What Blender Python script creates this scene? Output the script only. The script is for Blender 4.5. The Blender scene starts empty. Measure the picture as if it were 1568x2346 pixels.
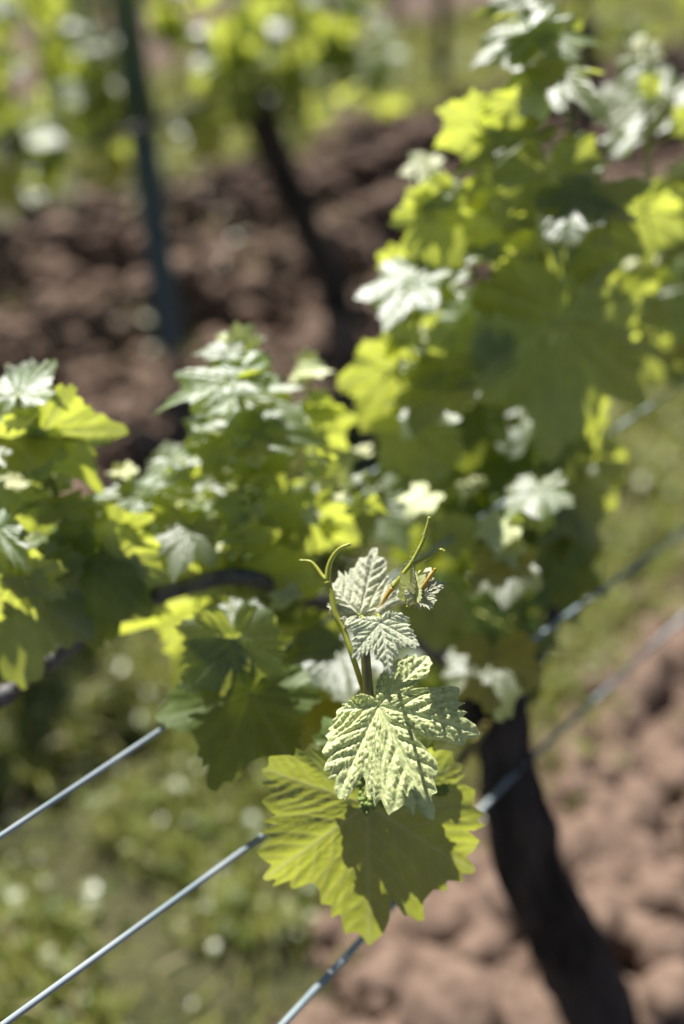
import bpy, math, random
import numpy as np
from mathutils import Vector, Matrix

random.seed(7)
RNG = np.random.default_rng(11)
sc = bpy.context.scene
COL = sc.collection

# ------------------------------------------------------------------ camera model
PW, PH = 1568.0, 2346.0                 # pixel frame used for reading the photograph
FPX = 35.0 / 36.0 * PH
CX, CY = PW / 2, PH / 2
PITCH = math.radians(35.4)
CAM_H = 1.15
CT, ST = math.cos(PITCH), math.sin(PITCH)
ALPHA = math.radians(45.5)              # direction of the vine rows
DS = Vector((math.sin(ALPHA), math.cos(ALPHA), 0))
DN = Vector((-math.cos(ALPHA), math.sin(ALPHA), 0))
RCAM = Matrix(((1, 0, 0), (0, ST, -CT), (0, CT, ST)))   # columns: cam x, cam y(up), cam z(toward viewer)


def P(px, py, z):
    """pixel + depth -> world point"""
    x = (px - CX) / FPX * z
    y = -(py - CY) / FPX * z
    return Vector((x, z * CT + y * ST, CAM_H - z * ST + y * CT))


def SN(s, n, h=0.0):
    v = DS * s + DN * n
    return Vector((v.x, v.y, h))


EL, AZ = math.radians(50), math.radians(-24)
sv = Vector((math.sin(AZ) * math.cos(EL), math.cos(AZ) * math.cos(EL), math.sin(EL)))
SUNC = RCAM.transposed() @ sv          # sun seen in camera axes


def on_plane_n(px, py, n):
    d = P(px, py, 1.0) - Vector((0, 0, CAM_H))
    t = n / d.dot(DN)
    return Vector((0, 0, CAM_H)) + d * t


# ------------------------------------------------------------------ numpy noise
def _hash(ix, iy, seed):
    h = (ix.astype(np.int64) * 374761393 + iy.astype(np.int64) * 668265263 + seed * 974711) & 0x7fffffff
    h = ((h ^ (h >> 13)) * 1274126177) & 0x7fffffff
    h = h ^ (h >> 16)
    return (h & 0xffff) / 65535.0


def vnoise(x, y, seed=0):
    ix, iy = np.floor(x), np.floor(y)
    fx, fy = x - ix, y - iy
    fx, fy = fx * fx * (3 - 2 * fx), fy * fy * (3 - 2 * fy)
    a = _hash(ix, iy, seed); b = _hash(ix + 1, iy, seed)
    c = _hash(ix, iy + 1, seed); d = _hash(ix + 1, iy + 1, seed)
    return (a * (1 - fx) + b * fx) * (1 - fy) + (c * (1 - fx) + d * fx) * fy


def fbm(x, y, seed=0, octv=4, gain=.5):
    v = 0; a = 1; t = 0
    for k in range(octv):
        v = v + a * vnoise(x * 2 ** k, y * 2 ** k, seed + k * 17); t += a; a *= gain
    return v / t


# ------------------------------------------------------------------ mesh helpers
class MB:
    def __init__(self):
        self.v = []; self.f = []; self.m = []; self.nv = 0; self.attr = []

    def add(self, verts, faces, mat=0, attr=None):
        verts = np.asarray(verts, dtype=float)
        base = self.nv
        self.v.append(verts)
        self.nv += len(verts)
        self.f.extend([tuple(i + base for i in f) for f in faces])
        self.m.extend([mat] * len(faces))
        self.attr.append(np.zeros(len(verts)) if attr is None else attr)

    def tube(self, pts, radii, mat=0, k=8, attr=0.0, cap=True, knob=0.0):
        pts = [Vector(p) for p in pts]
        n = len(pts)
        if not hasattr(radii, '__len__'):
            radii = [radii] * n
        vs = []; fs = []
        t0 = (pts[1] - pts[0]).normalized()
        up = Vector((0, 0, 1)) if abs(t0.z) < .9 else Vector((1, 0, 0))
        a = t0.cross(up).normalized()
        for i, p in enumerate(pts):
            t = (pts[min(i + 1, n - 1)] - pts[max(i - 1, 0)]).normalized()
            a = (a - t * a.dot(t)).normalized()
            b = t.cross(a)
            for j in range(k):
                g = 2 * math.pi * j / k
                r = radii[i] * (1 + knob * (random.random() - .5))
                vs.append(p + a * (math.cos(g) * r) + b * (math.sin(g) * r))
        for i in range(n - 1):
            for j in range(k):
                j2 = (j + 1) % k
                fs.append((i * k + j, i * k + j2, (i + 1) * k + j2, (i + 1) * k + j))
        if cap:
            fs.append(tuple(range(k - 1, -1, -1)))
            fs.append(tuple((n - 1) * k + j for j in range(k)))
        self.add([tuple(v) for v in vs], fs, mat, np.full(len(vs), attr))

    def build(self, name, mats, origin=None, smooth=True, xf=None):
        v = np.concatenate(self.v) if self.v else np.zeros((0, 3))
        if origin is not None:
            v = v - np.array(origin)
        me = bpy.data.meshes.new(name)
        me.from_pydata(v.tolist(), [], self.f)
        for mt in mats:
            me.materials.append(mt)
        me.polygons.foreach_set('material_index', np.array(self.m, dtype=np.int32))
        me.polygons.foreach_set('use_smooth', np.full(len(self.f), smooth))
        at = me.attributes.new('vein', 'FLOAT', 'POINT')
        at.data.foreach_set('value', np.concatenate(self.attr).astype(np.float32))
        me.update()
        return me


def big_mesh(name, v, faces_arr, mat, smooth=False, extra=None):
    """fast mesh from numpy arrays; faces_arr (n,k)"""
    me = bpy.data.meshes.new(name)
    nf, k = faces_arr.shape
    me.vertices.add(len(v)); me.vertices.foreach_set('co', v.astype(np.float32).ravel())
    me.loops.add(nf * k); me.loops.foreach_set('vertex_index', faces_arr.astype(np.int32).ravel())
    me.polygons.add(nf)
    me.polygons.foreach_set('loop_start', np.arange(0, nf * k, k, dtype=np.int32))
    try:
        me.polygons.foreach_set('loop_total', np.full(nf, k, dtype=np.int32))
    except Exception:
        pass
    me.polygons.foreach_set('use_smooth', np.full(nf, smooth))
    if extra is not None:
        at = me.attributes.new('tone', 'FLOAT', 'POINT')
        at.data.foreach_set('value', extra.astype(np.float32))
    me.materials.append(mat)
    me.update(calc_edges=True)
    me.validate()
    return me


WORLD = {}


def link(name, me, parent=None, mw=None):
    o = bpy.data.objects.new(name, me)
    COL.objects.link(o)
    mw = mw or Matrix.Identity(4)
    WORLD[o.name] = mw
    if parent is not None:
        o.parent = parent
        o.matrix_parent_inverse = Matrix.Identity(4)
        o.matrix_basis = WORLD[parent.name].inverted() @ mw
    else:
        o.matrix_basis = mw
    return o


def tag(o, label=None, cat=None, group=None, kind=None):
    if label: o['label'] = label
    if cat: o['category'] = cat
    if group: o['group'] = group
    if kind: o['kind'] = kind
    return o


def spline(pts, n=8):
    """Catmull-Rom through points"""
    pts = [Vector(p) for p in pts]
    q = [pts[0] * 2 - pts[1]] + pts + [pts[-1] * 2 - pts[-2]]
    out = []
    for i in range(1, len(q) - 2):
        p0, p1, p2, p3 = q[i - 1], q[i], q[i + 1], q[i + 2]
        for k in range(n):
            t = k / n
            out.append(.5 * ((2 * p1) + (p2 - p0) * t + (2 * p0 - 5 * p1 + 4 * p2 - p3) * t * t + (3 * p1 - p0 - 3 * p2 + p3) * t ** 3))
    out.append(pts[-1])
    return out


def lerp_list(a, n):
    x = np.linspace(0, len(a) - 1, n)
    return list(np.interp(x, range(len(a)), a))


# ------------------------------------------------------------------ materials
def new_mat(name):
    m = bpy.data.materials.new(name); m.use_nodes = True
    nt = m.node_tree; nt.nodes.clear()
    return m, nt, nt.nodes, nt.links


def N(nt, t, **kw):
    n = nt.nodes.new(t)
    for k, v in kw.items():
        setattr(n, k, v)
    return n


def mixrgb(nt, fac, a, b, blend='MIX'):
    n = nt.nodes.new('ShaderNodeMix'); n.data_type = 'RGBA'; n.blend_type = blend
    for sock, val in ((n.inputs[0], fac), (n.inputs[6], a), (n.inputs[7], b)):
        if hasattr(val, 'is_linked') or isinstance(val, bpy.types.NodeSocket):
            nt.links.new(val, sock)
        elif isinstance(val, (tuple, list)):
            sock.default_value = (*val, 1) if len(val) == 3 else val
        else:
            sock.default_value = val
    return n.outputs[2]


def mth(nt, op, a, b=None):
    n = nt.nodes.new('ShaderNodeMath'); n.operation = op
    for i, val in enumerate((a, b)):
        if val is None: continue
        if isinstance(val, bpy.types.NodeSocket): nt.links.new(val, n.inputs[i])
        else: n.inputs[i].default_value = val
    return n.outputs[0]


def leaf_material(name, top, under, vein, trans, rough=.42, spec=.5, fac=.42, bump=.25, scale=60., fuzz=0.0, coat=0.0):
    m, nt, nodes, links = new_mat(name)
    out = N(nt, 'ShaderNodeOutputMaterial')
    geo = N(nt, 'ShaderNodeNewGeometry'); oi = N(nt, 'ShaderNodeObjectInfo')
    at = N(nt, 'ShaderNodeAttribute', attribute_name='vein')
    tc = N(nt, 'ShaderNodeTexCoord')
    nz = N(nt, 'ShaderNodeTexNoise'); nz.inputs['Scale'].default_value = scale; nz.inputs['Detail'].default_value = 5
    links.new(tc.outputs['Object'], nz.inputs['Vector'])
    nz2 = N(nt, 'ShaderNodeTexNoise'); nz2.inputs['Scale'].default_value = scale * 7; nz2.inputs['Detail'].default_value = 2
    links.new(tc.outputs['Object'], nz2.inputs['Vector'])
    c = mixrgb(nt, geo.outputs['Backfacing'], top, under)
    c = mixrgb(nt, mth(nt, 'MULTIPLY', at.outputs['Fac'], .5), c, vein)
    # mottling and per-leaf variation
    hs = N(nt, 'ShaderNodeHueSaturation')
    links.new(c, hs.inputs['Color'])
    vv = mth(nt, 'ADD', mth(nt, 'MULTIPLY', nz.outputs['Fac'], .5), mth(nt, 'MULTIPLY', oi.outputs['Random'], .35))
    links.new(mth(nt, 'ADD', vv, .58), hs.inputs['Value'])
    links.new(mth(nt, 'ADD', mth(nt, 'MULTIPLY', oi.outputs['Random'], .03), .49), hs.inputs['Hue'])
    p = N(nt, 'ShaderNodeBsdfPrincipled')
    links.new(hs.outputs['Color'], p.inputs['Base Color'])
    p.inputs['Roughness'].default_value = rough
    p.inputs['Specular IOR Level'].default_value = spec
    if fuzz:
        p.inputs['Sheen Weight'].default_value = fuzz; p.inputs['Sheen Roughness'].default_value = .5
    if coat:
        p.inputs['Coat Weight'].default_value = coat; p.inputs['Coat Roughness'].default_value = .47; p.inputs['Coat IOR'].default_value = 1.6
    bp = N(nt, 'ShaderNodeBump'); bp.inputs['Strength'].default_value = bump; bp.inputs['Distance'].default_value = .0012
    links.new(mth(nt, 'ADD', nz.outputs['Fac'], mth(nt, 'MULTIPLY', nz2.outputs['Fac'], .5)), bp.inputs['Height'])
    links.new(bp.outputs['Normal'], p.inputs['Normal'])
    tr = N(nt, 'ShaderNodeBsdfTranslucent')
    tcol = mixrgb(nt, mth(nt, 'MULTIPLY', at.outputs['Fac'], .6), trans, (.85, .85, .35))
    hs2 = N(nt, 'ShaderNodeHueSaturation'); links.new(tcol, hs2.inputs['Color'])
    links.new(mth(nt, 'ADD', vv, .58), hs2.inputs['Value'])
    links.new(hs2.outputs['Color'], tr.inputs['Color'])
    mx = N(nt, 'ShaderNodeMixShader'); mx.inputs[0].default_value = fac
    links.new(p.outputs[0], mx.inputs[1]); links.new(tr.outputs[0], mx.inputs[2])
    links.new(mx.outputs[0], out.inputs['Surface'])
    return m


def simple_mat(name, c1, c2, scale=40., rough=.7, spec=.3, bump=.4, dist=.002, stretch=(1, 1, 1), metal=0.0, detail=6, lo=.35, hi=.65):
    m, nt, nodes, links = new_mat(name)
    out = N(nt, 'ShaderNodeOutputMaterial')
    tc = N(nt, 'ShaderNodeTexCoord'); mp = N(nt, 'ShaderNodeMapping')
    mp.inputs['Scale'].default_value = stretch
    links.new(tc.outputs['Object'], mp.inputs['Vector'])
    nz = N(nt, 'ShaderNodeTexNoise'); nz.inputs['Scale'].default_value = scale; nz.inputs['Detail'].default_value = detail
    links.new(mp.outputs[0], nz.inputs['Vector'])
    mr = N(nt, 'ShaderNodeMapRange'); mr.inputs['From Min'].default_value = lo; mr.inputs['From Max'].default_value = hi
    links.new(nz.outputs['Fac'], mr.inputs['Value'])
    c = mixrgb(nt, mr.outputs[0], c1, c2)
    p = N(nt, 'ShaderNodeBsdfPrincipled'); links.new(c, p.inputs['Base Color'])
    p.inputs['Roughness'].default_value = rough; p.inputs['Specular IOR Level'].default_value = spec
    p.inputs['Metallic'].default_value = metal
    bp = N(nt, 'ShaderNodeBump'); bp.inputs['Strength'].default_value = bump; bp.inputs['Distance'].default_value = dist
    links.new(nz.outputs['Fac'], bp.inputs['Height']); links.new(bp.outputs['Normal'], p.inputs['Normal'])
    links.new(p.outputs[0], out.inputs['Surface'])
    return m


def tone_mat(name, cols, trans=None, fac=.35, rough=.55, spec=.35):
    """colour picked by a per-vertex tone attribute (a different plant, a different colour)"""
    m, nt, nodes, links = new_mat(name)
    out = N(nt, 'ShaderNodeOutputMaterial')
    at = N(nt, 'ShaderNodeAttribute', attribute_name='tone')
    cr = N(nt, 'ShaderNodeValToRGB')
    el = cr.color_ramp.elements
    el[0].position = 0; el[0].color = (*cols[0], 1); el[1].position = 1; el[1].color = (*cols[-1], 1)
    for i, c in enumerate(cols[1:-1]):
        e = el.new((i + 1) / (len(cols) - 1)); e.color = (*c, 1)
    links.new(at.outputs['Fac'], cr.inputs[0])
    p = N(nt, 'ShaderNodeBsdfPrincipled'); links.new(cr.outputs[0], p.inputs['Base Color'])
    p.inputs['Roughness'].default_value = rough; p.inputs['Specular IOR Level'].default_value = spec
    if trans:
        tr = N(nt, 'ShaderNodeBsdfTranslucent')
        links.new(mixrgb(nt, .5, cr.outputs[0], trans), tr.inputs['Color'])
        mx = N(nt, 'ShaderNodeMixShader'); mx.inputs[0].default_value = fac
        links.new(p.outputs[0], mx.inputs[1]); links.new(tr.outputs[0], mx.inputs[2])
        links.new(mx.outputs[0], out.inputs['Surface'])
    else:
        links.new(p.outputs[0], out.inputs['Surface'])
    return m


M_LEAF = leaf_material('vine_leaf', (.055, .105, .020), (.12, .165, .055), (.22, .28, .08), (.74, .81, .085), rough=.54, spec=1.0, fac=.48, coat=1.0, bump=.5, scale=90)
M_SHADED = leaf_material('shaded_leaf', (.09, .14, .024), (.12, .16, .04), (.17, .21, .06), (.58, .66, .06), rough=.58, spec=.5, fac=.30, coat=.15, bump=.5, scale=90)  # leaf copy with shade built in: duller and letting less light through
M_YOUNG = leaf_material('young_downy_leaf', (.59, .60, .25), (.56, .58, .32), (.58, .62, .36), (.64, .70, .16), rough=.45, spec=.6, fac=.28, bump=.5, scale=400, fuzz=.25, coat=.4)
M_TINY = leaf_material('unfolding_downy_leaf', (.71, .72, .47), (.66, .68, .50), (.52, .55, .48), (.62, .62, .22), rough=.55, spec=.5, fac=.22, bump=.8, scale=700, fuzz=.4)
M_STEM = simple_mat('green_stem', (.20, .25, .03), (.13, .15, .025), scale=120, rough=.45, spec=.5, bump=.3, dist=.0005)
M_STEMDARK = simple_mat('stem_flushed_brown', (.16, .17, .03), (.12, .075, .03), scale=90, rough=.45, spec=.5, bump=.3, dist=.0005)
M_PET = simple_mat('petiole_green', (.30, .33, .05), (.22, .24, .04), scale=60, rough=.5, spec=.4, bump=.1)
M_TENDRIL = simple_mat('tendril_yellow_green', (.42, .42, .05), (.34, .36, .05), scale=150, rough=.45, spec=.4, bump=.2, dist=.0004)
M_ORANGE = simple_mat('tendril_orange', (.50, .26, .03), (.44, .34, .05), scale=150, rough=.45, spec=.4, bump=.2, dist=.0004)
M_FUZZ = simple_mat('white_down', (.62, .62, .55), (.7, .7, .62), scale=50, rough=.8, spec=.2, bump=0)
M_BUD = simple_mat('flower_bud', (.13, .19, .03), (.20, .26, .06), scale=300, rough=.5, spec=.4, bump=.1)
M_BARK = simple_mat('vine_bark', (.010, .010, .010), (.06, .05, .045), scale=38, rough=.85, spec=.25, bump=1.0, dist=.006, stretch=(1, 1, .22))
M_CANE = simple_mat('cane_bark', (.06, .055, .05), (.15, .14, .135), scale=90, rough=.6, spec=.4, bump=.6, dist=.0015, stretch=(1, 1, 1))
M_WIRE = simple_mat('galvanised_wire', (.22, .27, .28), (.33, .37, .38), scale=30, rough=.85, spec=.12, bump=.2, dist=.0006, metal=.0)
M_POST = simple_mat('green_painted_post', (.026, .065, .088), (.045, .092, .12), scale=20, rough=.45, spec=.5, bump=.15)
M_STONE = simple_mat('pale_stone', (.40, .38, .36), (.58, .56, .54), scale=60, rough=.7, spec=.4, bump=.5)
M_CLOD = simple_mat('dry_soil_clod', (.10, .067, .048), (.22, .15, .11), scale=45, rough=.95, spec=.15, bump=.8, dist=.004)
M_GRASS = tone_mat('grass_blades', [(.14, .17, .03), (.24, .26, .05), (.34, .34, .09), (.55, .48, .28)], (.50, .51, .12), .45, .5, .4)
M_WEED = tone_mat('weed_leaves', [(.10, .14, .025), (.20, .23, .045), (.34, .35, .13)], (.50, .53, .10), .45, .38, .75)


def ground_material():
    m, nt, nodes, links = new_mat('vineyard_ground')
    out = N(nt, 'ShaderNodeOutputMaterial')
    tc = N(nt, 'ShaderNodeTexCoord')
    at = N(nt, 'ShaderNodeAttribute', attribute_name='tone')
    a = N(nt, 'ShaderNodeTexNoise'); a.inputs['Scale'].default_value = 9; a.inputs['Detail'].default_value = 8
    b = N(nt, 'ShaderNodeTexNoise'); b.inputs['Scale'].default_value = 70; b.inputs['Detail'].default_value = 6
    v = N(nt, 'ShaderNodeTexVoronoi'); v.inputs['Scale'].default_value = 45
    for n in (a, b, v): links.new(tc.outputs['Object'], n.inputs['Vector'])
    mr = N(nt, 'ShaderNodeMapRange'); mr.inputs['From Min'].default_value = .35; mr.inputs['From Max'].default_value = .65
    links.new(a.outputs['Fac'], mr.inputs['Value'])
    soil = mixrgb(nt, mr.outputs[0], (.085, .057, .040), (.185, .126, .090))
    soil = mixrgb(nt, mth(nt, 'MULTIPLY', b.outputs['Fac'], .6), soil, (.12, .085, .066))
    turf = mixrgb(nt, mr.outputs[0], (.045, .05, .02), (.09, .085, .04))
    c = mixrgb(nt, at.outputs['Fac'], soil, turf)
    p = N(nt, 'ShaderNodeBsdfPrincipled'); links.new(c, p.inputs['Base Color'])
    p.inputs['Roughness'].default_value = .95; p.inputs['Specular IOR Level'].default_value = .15
    bp = N(nt, 'ShaderNodeBump'); bp.inputs['Strength'].default_value = .9; bp.inputs['Distance'].default_value = .012
    h = mth(nt, 'ADD', b.outputs['Fac'], mth(nt, 'MULTIPLY', v.outputs['Distance'], .8))
    links.new(h, bp.inputs['Height']); links.new(bp.outputs['Normal'], p.inputs['Normal'])
    links.new(p.outputs[0], out.inputs['Surface'])
    return m


M_GROUND = ground_material()

# ------------------------------------------------------------------ leaf geometry
def kk(*a): return np.array(a, float).reshape(-1, 2)


KEY = kk(0, 1, 8, .90, 16, .80, 24, .73, 30, .70, 37, .74, 45, .84, 50, .88, 57, .83, 67, .74, 78, .66, 86, .63, 96, .65, 106, .69, 112, .69, 122, .65, 136, .61, 150, .55, 162, .46, 172, .30, 178, .12, 180, .08)
KEYY = kk(0, 1, 8, .86, 16, .74, 24, .62, 30, .58, 37, .66, 44, .80, 50, .87, 57, .82, 67, .70, 78, .60, 86, .56, 96, .60, 106, .66, 112, .67, 122, .63, 136, .57, 150, .49, 162, .38, 172, .22, 178, .10, 180, .06)
# outlines of the leaves in focus (local +x side, local -x side)
K3L = kk(0, 1, 6, .93, 14.6, .90, 22, .87, 33, .78, 37, .66, 39.5, .61, 42, .68, 45, .80, 47, .87, 50, .82, 56, .77, 63, .74, 69, .69, 83, .56, 98, .43, 119, .32, 139, .19, 165, .1, 180, .05)
K3R = kk(0, 1, 4.6, .89, 9, .81, 13.5, .76, 18, .71, 22, .63, 24, .50, 26, .38, 29, .39, 33, .46, 37, .60, 42, .76, 47, .84, 51, .88, 55, .82, 60, .75, 70, .71, 78, .70, 82, .58, 86, .38, 90, .32, 95, .42, 100, .58, 103, .66, 110, .62, 117, .60, 130, .46, 150, .29, 165, .15, 180, .05)
K2 = kk(0, 1, 7, .86, 14, .72, 22, .63, 31, .65, 41, .76, 48, .84, 56, .72, 70, .61, 85, .55, 97, .54, 108, .44, 125, .30, 150, .2, 170, .12, 180, .06)
K1 = kk(0, 1, 8, .90, 15, .80, 24, .66, 30, .70, 37, .76, 45, .62, 58, .50, 75, .44, 92, .42, 110, .36, 130, .30, 156, .28, 172, .15, 180, .06)
K4L = kk(0, 1, 10, .96, 20, .80, 31, .69, 38, .76, 45, .84, 54, .80, 62, .78, 76, .66, 88, .60, 100, .62, 112, .66, 119, .64, 132, .55, 150, .40, 168, .2, 180, .08)
K4R = kk(0, 1, 5, .93, 9, .80, 12, .68, 15, .78, 19, .93, 25, .86, 33, .79, 43, .83, 50, .85, 58, .81, 66, .75, 75, .76, 86, .68, 99, .63, 112, .60, 124, .56, 142, .45, 162, .28, 180, .08)
LOBES = [(0, 1.0), (51, .9), (-51, .9), (110, .67), (-110, .67)]


def vein_segments(rng):
    main = []; sec = []
    for a, l in LOBES:
        ar = math.radians(a)
        d = np.array((math.sin(ar), math.cos(ar)))
        main.append((np.zeros(2), d * l * .97))
        fr = (.16, .30, .44, .57, .69, .80, .90)
        for k, f in enumerate(fr):
            for sg in (1, -1):
                f2 = min(.95, f + (0.05 if sg > 0 else 0) + rng.uniform(-.02, .02))
                b = ar + sg * math.radians(46 + rng.uniform(-5, 5))
                ln = l * (.50 * (1 - f2) + .08)
                p0 = d * l * f2
                p1 = p0 + np.array((math.sin(b), math.cos(b))) * ln * .6
                b2 = b - sg * .25
                p2 = p1 + np.array((math.sin(b2), math.cos(b2))) * ln * .5
                sec.append((p0, p1)); sec.append((p1, p2))
    return main, sec


def seg_dist(pts, segs):
    d = np.full(len(pts), 9.0)
    for a, b in segs:
        ab = b - a
        t = np.clip(((pts - a) @ ab) / (ab @ ab), 0, 1)
        d = np.minimum(d, np.hypot(*(pts - a - t[:, None] * ab).T))
    return d


def leaf_arrays(seed, nang=150, nrad=9, key=KEY, teeth=.08, quilt=.018, qw=.035, bub=0.0, bubcell=.05,
                fold=.12, droop=.15, cup=.05, wave=.05, asym=.06, tipcurl=0.0, lobevar=.05, squeeze=1.0, ntooth=24, key2=None):
    rng = np.random.default_rng(seed)
    th = np.linspace(-178.5, 178.5, nang)
    k = key.copy(); k[:, 1] *= 1 + rng.uniform(-lobevar, lobevar, len(k)); k[0, 1] = 1
    k2 = (key if key2 is None else key2).copy(); k2[:, 1] *= 1 + rng.uniform(-lobevar, lobevar, len(k2)); k2[0, 1] = 1
    r = np.where(th >= 0, np.interp(np.abs(th), k[:, 0], k[:, 1]), np.interp(np.abs(th), k2[:, 0], k2[:, 1]))
    r = r * np.where(th >= 0, 1 + asym * np.sin(np.radians(th)), 1 - asym * np.sin(np.radians(-th)))
    ker = np.array([1, 2, 1]) / 4
    r[1:-1] = np.convolve(r, ker, 'valid')
    if teeth:
        ph = np.abs(th) / 180 * ntooth + rng.uniform(0, 1) + .3 * np.sin(np.abs(th) * .21 + seed)
        fr = ph % 1.0
        saw = np.where(fr < .62, fr / .62, (1 - fr) / .38)
        amp = teeth * (.6 + .8 * _hash(np.floor(ph), np.floor(th / 400), seed))
        tipkeep = np.ones_like(th)
        for la in (0, 51, 50, 110):
            tipkeep *= np.clip(np.abs(np.abs(th) - la) / 4.5, 0, 1) ** .7
        r = r * (1 - tipkeep * amp * (1 - saw ** 1.3) * np.clip((175 - np.abs(th)) / 15, 0, 1))
    tt = np.linspace(0, 1, nrad + 1)[1:] ** .85
    thr = np.radians(th)
    X = (tt[:, None] * r[None] * np.sin(thr)[None]).ravel()
    Y = (tt[:, None] * r[None] * np.cos(thr)[None]).ravel()
    T = np.repeat(tt, nang)
    X = np.append(X, 0); Y = np.append(Y, 0); T = np.append(T, 0)
    pts = np.stack((X, Y), 1)
    main, sec = vein_segments(rng)
    dm = seg_dist(pts, main); dsx = seg_dist(pts, sec)
    edge = np.clip((1 - T) / .12, 0, 1)
    h = quilt * (np.minimum(1 - np.exp(-(dm / .022) ** 1.5), 1 - .8 * np.exp(-(dsx / qw) ** 1.5))) * (.35 + .65 * edge)
    if bub:
        n = int(2.2 / bubcell)
        gx, gy = np.meshgrid(np.arange(n), np.arange(n))
        seeds = (np.stack((gx.ravel(), gy.ravel()), 1) + rng.uniform(.1, .9, (n * n, 2))) * bubcell - 1.1
        f1 = np.full(len(pts), 9.0); f2 = np.full(len(pts), 9.0)
        for i in range(0, len(pts), 3000):
            dd = np.hypot(pts[i:i + 3000, 0][:, None] - seeds[None, :, 0], pts[i:i + 3000, 1][:, None] - seeds[None, :, 1])
            dd.partition(1, axis=1)
            f1[i:i + 3000] = dd[:, 0]; f2[i:i + 3000] = dd[:, 1]
        g = np.clip((f2 - f1) / bubcell / .7, 0, 1)
        dome = np.sqrt(np.clip(1 - (1 - g) ** 2, 0, 1))
        w = np.clip(np.minimum(dm / .05, dsx / .03), 0, 1)
        h = h + bub * dome * (.3 + .7 * w) * (.5 + .5 * edge)
    z = h + fold * np.abs(X) * (1 if rng.random() < .8 else .3)
    z -= droop * np.clip(Y, -1, 2) ** 2 * np.sign(Y) * .8
    z -= cup * (X ** 2 + Y ** 2)
    p1, p2 = rng.uniform(0, 6.3, 2)
    TH = np.arctan2(X, Y)
    z += wave * T ** 2 * (np.sin(3 * TH + p1) * .6 + .5 * np.sin(5 * TH + p2) + .25 * np.sin(11 * TH + p1))
    z += tipcurl * np.clip(Y - .4, 0, 1) ** 2
    # contraction of the folded blade
    X2 = X * squeeze
    z += (1 - squeeze) * .8 * np.abs(X)
    vein = np.maximum(np.exp(-(dm / .011) ** 2), .55 * np.exp(-(dsx / .007) ** 2))
    V = np.stack((X2, Y, z), 1)
    V[-1, 2] = 0
    F = []
    for i in range(nrad - 1):
        for j in range(nang - 1):
            F.append((i * nang + j, (i + 1) * nang + j, (i + 1) * nang + j + 1, i * nang + j + 1))
    c = len(V) - 1
    for j in range(nang - 1):
        F.append((c, j, j + 1))
    F = [tuple(reversed(f)) for f in F]      # normals to +z
    return V, F, vein


def frame(phi, nx, ny, under=False):
    """orientation from image angle of the tip and camera-space normal of the visible side"""
    nn = nx * nx + ny * ny
    if nn > .96:
        k = math.sqrt(.96 / nn); nx *= k; ny *= k
    nz = math.sqrt(1 - nx * nx - ny * ny)
    c, s = math.cos(phi), math.sin(phi)
    v = Vector((c, s, -(nx * c + ny * s) / nz))
    stretch = v.length
    y = v.normalized()
    z = Vector((nx, ny, nz))
    if under: z = -z
    x = y.cross(z)
    m = Matrix((x, y, z)).transposed()
    return RCAM @ m, stretch


def place_leaf(name, b, t, z, nx, ny, parent, mat, under=False, attach=None, seed=0, mats=None, pet_r=.0011, pet_curve=.3, width=1.0, **kw):
    """leaf with its petiole junction at pixel b, tip at pixel t, depth z"""
    dx, dy = t[0] - b[0], -(t[1] - b[1])
    phi = math.atan2(dy, dx)
    R, st = frame(phi, nx, ny, under)
    L = math.hypot(dx, dy) / FPX * z * st
    pos = P(b[0], b[1], z)
    mw = Matrix.Translation(pos) @ R.to_4x4() @ Matrix.Diagonal((L * width, L, L, 1))
    V, F, vein = leaf_arrays(seed, **kw)
    mb = MB()
    mb.add(V, F, 0, vein)
    if attach is not None:
        inv = mw.inverted()
        a = inv @ attach
        d = a.length
        mid = a * .5 + Vector((0, 0, pet_curve * min(d, 1.2) * (.3 if not under else -.3)))
        pts = spline([a, mid, Vector((0, 0, -.004))], 6)
        rr = pet_r / L
        mb.tube(pts, lerp_list([rr * 1.15, rr * .9, rr], len(pts)), mat=1, k=6)
    # shear-free: scale is baked into the mesh
    S = np.array((L * width, L, L))
    for arr in mb.v: arr *= S
    me = mb.build(name, [mat, M_PET])
    o = link(name, me, parent, Matrix.Translation(pos) @ R.to_4x4())
    return o


# ------------------------------------------------------------------ the near vine
def px_path(pts, n=8):
    return spline([P(*p) for p in pts], n)


trunk_px = [(1150, 1560, .745), (1142, 1618, .745), (1158, 1700, .755), (1172, 1790, .765), (1200, 1900, .80), (1238, 2030, .86), (1300, 2160, .94), (1370, 2290, 1.04), (1420, 2400, 1.16)]
tr_path = px_path(trunk_px, 6)
base_pt = tr_path[-1].copy()
vine = bpy.data.objects.new('grapevine', None); COL.objects.link(vine)
vine.location = (base_pt.x, base_pt.y, 0)
WORLD[vine.name] = Matrix.Translation(vine.location)
tag(vine, 'nearest grapevine with one downy young shoot in sharp focus above a backlit lime leaf', 'grapevine', 'grapevines')


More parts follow.
